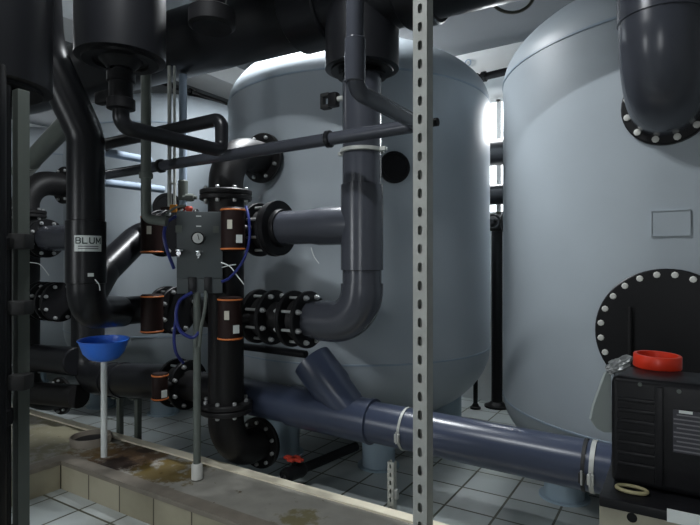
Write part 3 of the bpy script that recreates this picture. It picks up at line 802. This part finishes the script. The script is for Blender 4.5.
# ribbed grey hose, diagonal at left
hd = thing('slanting_pipe', 'grey pipe slanting up to the bend of the thick left pipe', 'pipe', at(20, 172, 4.2))
MB().cyl(at(20, 172, 4.2), at(72, 118, 3.52), .066, 24).build('pipe_run', 'conduit', hd)
dH = (at(72, 118, 3.52)-at(20, 172, 4.2)).normalized()
for i in range(5): MB().torus(at(20, 172, 4.2)+dH*(.03+.035*i+.08), dH, .067, .006, 28, 8).build('rib', 'strut', hd)

# ------------------------------------------------------------------ dark posts at the left edge
lpq = at(21, 262, 1.9)
ls = thing('edge_post', 'grey steel post at the left edge carrying black clamps', 'support post', (lpq.x, lpq.y, 0))
MB().box((lpq.x, lpq.y, (cL.z-.04)/2), (.041, .041, cL.z-.042), bev=.003).build('post', 'conduit', ls, smooth=0)
def edge(px, py, dx, dz, m, name, out=.0):
    c = at(px, py, 1.9-out); MB().box(c, (dx, .06, dz), bev=.008, X=(C_, S_, 0), Y=(-S_, C_, 0)).build(name, m, ls)
for py, h_ in ((241, .055), (307, .05), (381, .055)): edge(20, py, .07, h_, 'rubber', 'clamp', .03)
dp = at(2, 262, 1.85)
dq = thing('edge_pipe', 'black upright pipe at the very left edge of the picture', 'pipe', (dp.x, dp.y, 0))
MB().cyl((dp.x, dp.y, .0), (dp.x, dp.y, cL.z-.04), .028, 20).build('pipe_run', 'black', dq)
MB().cyl((dp.x, dp.y, at(5, 425, 1.85).z), (dp.x, dp.y, at(5, 408, 1.85).z), .034, 24, bev=.006).build('coupling', 'black', dq)
MB().cyl((dp.x, dp.y, at(5, 250, 1.85).z), (dp.x, dp.y, at(5, 236, 1.85).z), .034, 24, bev=.006).build('coupling', 'black', dq)
d2 = at(-12, 262, 1.7)
tag(MB().cyl((d2.x, d2.y, 0), (d2.x, d2.y, cL.z-.02), .05, 20).build('edge_pipe', 'black'), 'thick black upright pipe cut off by the left picture edge', 'pipe')

# ------------------------------------------------------------------ plinth with tiled face, edge stones, curb
PX0, PX1, PY0, PY1, PH = -9.0, 1.4, 2.10, 2.60, .2
XC = -3.72
rust = [(tuple(onh(75, 430, .2)), 1.1, (.17, .155, .09), .8), (tuple(onh(130, 455, .2)), .55, (.085, .038, .007), .9), (tuple(onh(165, 470, .2)), .42, (.125, .082, .010), .9), (tuple(onh(118, 462, .2)), .25, (.018, .008, .004), .97),
        (tuple(onh(300, 520, .2)), .22, (.13, .105, .015), .7), (tuple(onh(150, 448, .2)), .16, (.025, .011, .005), .95), (tuple(onh(95, 450, .2)), .28, (.13, .075, .02), .75)]
M['slab'] = stained('stained_concrete', (.30, .29, .255), rust)
def st_box(name, lo, hi, m, label=None):
    lo, hi = V(lo), V(hi)
    return struct(MB().box((lo+hi)/2, hi-lo).build(name, m, smooth=0, origin=(0, 0, 0)))
st_box('plinth', (PX0, PY0+.1, 0), (PX1, PY1, PH-.008), 'slab')
st_box('plinth_arm', (-5.2, .9, 0), (XC-.1, PY0+.1, PH-.008), 'slab')
fm = MB(); fm.box(((XC+PX1)/2, PY0+.05, (PH-.03)/2), (PX1-XC, .1, PH-.03)); struct(fm.build('plinth_face', 'face', smooth=0, origin=(XC, 0, -.03)))
fm = MB(); fm.box((XC-.05, (PY0+.9)/2+.05, (PH-.03)/2), (.1, PY0+.1-.9, PH-.03)); 
M['face2'] = tiles('plinth_side_tile', (.44, .405, .30), (.31, .285, .20), (.08, .065, .045), .335, .012, rough=.4, dirt=(.10, .08, .045), dirt_amt=.5, plane='xz')
mpn = [n_ for n_ in M['face2'].node_tree.nodes if n_.type == 'MAPPING'][0]; mpn.inputs['Rotation'].default_value = (0, -PI/2, 0)
struct(fm.build('plinth_face', 'face2', smooth=0, origin=(XC, PY0, -.03)))
st_box('trim_1', (XC-.1, PY0-.004, PH-.03), (PX1, PY0+.1, PH), 'capstone')
st_box('trim_2', (XC-.1, .9, PH-.03), (XC+.004, PY0-.004, PH), 'capstone')
st_box('trim_3', (PX0, PY1, 0), (PX1, PY1+.075, PH+.004), 'curb')

# round sleeve set in the plinth
q = onh(91, 441, .2)
dr = thing('drain_sleeve', 'round dark drain sleeve with a pale rim set in the plinth top', 'drain', (q.x, q.y, PH-.008))
MB().lathe((q.x, q.y, PH-.008), ZX, [(0, .150), (.055, .150), (.06, .147), (.06, .139), (.01, .136), (.01, .001)], 36).build('rim', 'capstone', dr)
MB().lathe((q.x, q.y, PH+.004), ZX, [(0, .126), (.012, .126)], 36).build('dark_hole', 'black', dr)

# blue funnel bowl on a white pole
fb = onh(104, 455, .2); FT = view_t(fb)
fz = at(101, 360, FT).z
pf = thing('white_pole', 'slim white pole standing on the plinth under the blue bowl', 'pole', (fb.x, fb.y, PH))
MB().cyl((fb.x, fb.y, PH-.008), (fb.x, fb.y, fz+.005), .022, 18).build('pole_tube', 'white', pf)
fu = thing('funnel_bowl', 'blue plastic bowl cut as a funnel on top of the white pole', 'bowl', (fb.x, fb.y, fz))
R1 = 23.5/F_*FT; hB = 21/F_*FT
prof = [(0, .02), (.002, R1*.35), (hB*.12, R1*.60), (hB*.4, R1*.82), (hB*.95, R1*.985), (hB, R1), (hB, R1-.006), (hB*.9, R1*.95), (hB*.42, R1*.76), (hB*.16, R1*.55), (.012, R1*.3), (.012, .001)]
MB().lathe((fb.x, fb.y, fz), V((.03, -.03, 1)), prof, 44).build('bowl', 'blue', fu)
MB().torus(V((fb.x, fb.y, fz))+V((.03, -.03, 1)).normalized()*hB, V((.03, -.03, 1)), R1+.001, .005, 44, 8).build('rolled_rim', 'blue', fu)

# ------------------------------------------------------------------ dosing canister at right on its stand
yc = 1.62
cl = onb(611, 376, yc); cr = onb(735, 380, yc); zt_, zb_ = cl.z, onb(640, 487, yc).z
wC, dC = cr.x-cl.x, .2
cc = V(((cl.x+cr.x)/2, yc+dC/2, (zt_+zb_)/2)); hC = zt_-zb_
ct = thing('canister', 'black plastic canister with a dark label below a red ring', 'canister', (cc.x, cc.y, zb_))
MB().box(cc, (wC, dC, hC), bev=.018, seg=3).build('body', 'can', ct)
rb = MB()
for i in range(7): rb.box((cl.x+.064, yc-.001, zb_+hC*(.2+.1*i)), (.095, .008, .012), bev=.003)
rb.build('ribs', 'can', ct)
gx = onb(659, 430, yc).x
MB().box((gx, yc-.001, cc.z), (.02, .014, hC*.9), bev=.004).build('edge_rib', 'can', ct)
l0, l1 = onb(673, 409, yc-.004), onb(715, 458, yc-.004)
lab = MB().box(((l0.x+l1.x)/2, yc-.002, (l0.z+l1.z)/2), (l1.x-l0.x, .006, l0.z-l1.z)).build('label', 'label', ct, smooth=0)
pr_ = MB()
for i in range(9): pr_.box(((l0.x+l1.x)/2-.01, yc-.0058, l0.z-.012-.0115*i), ((l1.x-l0.x)*(.75 if i % 3 else .6), .001, .0035))
pr_.build('small_print', 'text', lab, smooth=0)
MB().box((l0.x+.028, yc-.0062, l0.z-.003), (.03, .002, .007)).build('white_mark', 'white', lab, smooth=0)
for px, py in ((640, 384), (679, 391)): MB().lathe(onb(px, py, yc)+BX*.003, -BX, [(0, .006), (.006, .005)], 10).build('glint_dot', 'conduit', ct)  # raised grey dots painted as highlights on the black canister
rt = at(657, 364, 1.59)
rg = thing('red_ring', 'red plastic screw ring lying on top of the black canister', 'ring', (rt.x, rt.y, zt_))
RR = 22/F_*1.56
MB().lathe((rt.x, rt.y, zt_), V((.03, -.02, 1)), [(0, RR*.97), (.003, RR), (.036, RR*.99), (.039, RR*.96), (.039, RR*.84), (.012, RR*.82), (.003, RR*.8), (0, RR*.82)], 44, closed=True).build('ring', 'red', rg)
cr_ = MB(); bmesh.ops.create_icosphere(cr_.bm, subdivisions=3, radius=1)
qf = at(619, 363, 1.5)
for v in cr_.bm.verts:
    n_ = random.uniform(.75, 1.15); v.co = V((v.co.x*.036*n_, v.co.y*.028*n_, v.co.z*.020*n_)); v.co.z += v.co.x*.45
    v.co = Matrix.Rotation(math.atan2(S_, C_), 3, 'Z') @ v.co+V((qf.x, qf.y, zt_+.026))
tag(cr_.build('crumpled_film', 'foil', smooth=0), 'crumpled grey plastic film on the canister corner, left of the red ring', 'plastic film')
pn0 = [(606, 372), (611, 372), (612, 432), (604, 432), (597, 428), (591, 419), (594, 405)]
vs = MB(); bmf = vs.bm
A_ = [bmf.verts.new(at(x, y, 1.55)) for x, y in pn0]; off = V((-S_, C_, 0))*.012
B_ = [bmf.verts.new(v.co+off) for v in A_]
bmf.faces.new(A_); bmf.faces.new(list(reversed(B_))); vs.skin(A_, B_)
tag(vs.build('plastic_flap', 'film', smooth=0), 'cloudy grey-green plastic flap sticking out left of the black canister', 'flap')
# stand: black tray on a board box
zt2 = zb_-.002
x0 = onb(604, 495, yc).x-.0; x1 = cr.x+.05
ta = thing('canister_tray', 'black shallow tray with a pale front strip under the canister', 'tray', ((x0+x1)/2, yc, zt2-.03))
MB().box(((x0+x1)/2, yc+.06, zt2-.014), (x1-x0, .34, .026), bev=.005).build('tray_base', 'can', ta)
sx0 = onb(667, 495, yc-.11).x
MB().box(((sx0+x1)/2, yc-.112, zt2-.010), (x1-sx0, .006, .03)).build('pale_strip', 'white', ta, smooth=0)
zs = zt2-.029
bs = thing('board_stand', 'stained pale board stand with a round hole, under the black tray', 'stand', ((x0+x1)/2, yc+.06, 0))
fp_ = MB(); fp_.box(((x0+x1)/2, yc-.09, zs-.20), (x1-x0, .02, .40))
fp_.build('front_board', 'wood', bs, smooth=0)
hq = onb(632, 517, yc-.1)
MB().lathe((hq.x, yc-.099, hq.z), -BX, [(0, .012), (.003, .012)], 20).build('round_hole', 'black', bs)
MB().box(((x0+x1)/2, yc+.22, zs-.20), (x1-x0, .02, .40)).build('rear_board', 'wood', bs, smooth=0)
for xx in (x0+.015, x1-.015):
    for yy in (yc-.09+.025, yc+.22-.025):
        MB().box((xx, yy, zs/2), (.03, .03, zs)).build('leg', 'ochre', bs, smooth=0)
eq = onb(631, 480, yc-.06); 
rg2 = thing('pale_loop', 'pale oval loop lying on the black tray before the canister', 'loop', (eq.x, yc-.07, zt2))
lm = MB(); 
pts_ = [V((eq.x+.036*math.cos(a), yc-.035+.022*math.sin(a), zt2+.006)) for a in [2*PI*i/28 for i in range(29)]]
lm.tube(pts_, .005, bend=0, n=8); lm.build('loop', 'ochre', rg2)

# ------------------------------------------------------------------ things behind the tanks, seen in the gap
wp = thing('wall_pipe', 'thin black pipe along the back wall between the tank tops', 'pipe', onb(500, 75, YB-.12))
w0_, w1_ = onb(440, 86.5, YB-.12), onb(560, 58.5, YB-.12)
MB().cyl(w0_, w1_, .042, 16).build('pipe_run', 'black', wp)
for px in (476, 484): 
    q = w0_+(w1_-w0_)*((xat(px, 76, YB-.12)-w0_.x)/(w1_.x-w0_.x)); MB().cyl(q-AX*.03, q+AX*.03, .058, 16, bev=.005).build('union', 'black', wp)
lq = onb(468, 58, YB-.03)
tag(MB().torus((lq.x, lq.y, lq.z-.05), BX, .035, .008, 24, 8).build('wall_hook', 'pale'), 'small pale hook on the white wall above the wall pipe', 'hook')
def gp(px, py0, py1, b, r, m, name, label, cat='pipe'):
    q = onb(px, py0, b); q1_ = onb(px, py1, b)
    return tag(MB().cyl(V((q.x, q.y, q1_.z)), q, r, 16).build(name, m), label, cat)
def gh(py, b, r, m, label, hx=.9):
    q = onb(497, py, b); return tag(MB().cyl(q-AX*hx, q+AX*hx, r, 20).build('back_pipe', m), label, 'pipe', 'dark pipes behind the tank gap')
gh(152, 5.75, .14, 'pvcd', 'upper dark pipe behind the gap between the tanks')
gh(194, 5.75, .11, 'pvcd', 'lower dark pipe behind the gap between the tanks')
bc = thing('back_valve', 'dark valve and pipe stack at the back, in the gap below the window', 'valve', (onb(497, 255, 5.6).x, 5.6, onb(497, 262, 5.6).z))
q = onb(497, 222, 5.6)
MB().lathe(q-AX*.14, AX, [(0, .10), (.03, .14), (.06, .09), (.2, .09), (.23, .14), (.28, .10)], 20).build('valve_body', 'iron', bc)
MB().torus(q-BX*.15, BX, .07, .012, 24, 8).build('hand_wheel', 'iron', bc)
MB().cyl(q-BX*.15, q, .015, 10).build('stem', 'iron', bc)
for px, py, b, r, nm, lb in ((497, 384, 5.85, .06, 'back_post', 'black post with a foot on the floor in the gap between the tanks'), (475.5, 412, 5.65, .025, 'back_post', 'thin black post on the floor seen under the middle tank')):
    q = onb(px, py, b); q.z = 0
    t_ = thing(nm, lb, 'support post', q, 'posts behind the tanks')
    MB().cyl(q, q+ZX*(2.0 if px > 490 else 1.8), r, 16).build('post', 'black', t_)
    MB().lathe(q, ZX, [(0, r*2.3), (.02, r*2.3), (.03, r*1.6), (.06, r*1.1)], 20).build('foot', 'black', t_)
# ceiling pipe along the beam
ws = thing('ceiling_pipe', 'thin black pipe under the ceiling, left of the middle tank dome', 'pipe', at(207, 96, 6.5))
q0_ = at(186, 90, 6.2); 
MB().cyl(q0_-BX*.5, q0_+BX*1.4, .03, 14).build('pipe_run', 'black', ws)
MB().cyl(q0_+BX*.05, q0_+BX*.13, .045, 14, bev=.004).build('union', 'black', ws)
# cable loop at the top
q = at(511, -10, 3.05)
tag(MB().torus(q, V((S_, -C_, .1)), .135, .010, 40, 8).build('cable_loop', 'cable'), 'coiled grey cable loop hanging from above near the top edge', 'cable')

# ------------------------------------------------------------------ world and colour
w = bpy.data.worlds.new('World'); scn.world = w; w.use_nodes = True
w.node_tree.nodes['Background'].inputs[0].default_value = (.5, .58, .7, 1); w.node_tree.nodes['Background'].inputs[1].default_value = .05
vs_ = scn.view_settings; vs_.view_transform = 'Standard'; vs_.look = 'None'; vs_.exposure = -.22; vs_.gamma = 1; vs_.use_curve_mapping = False
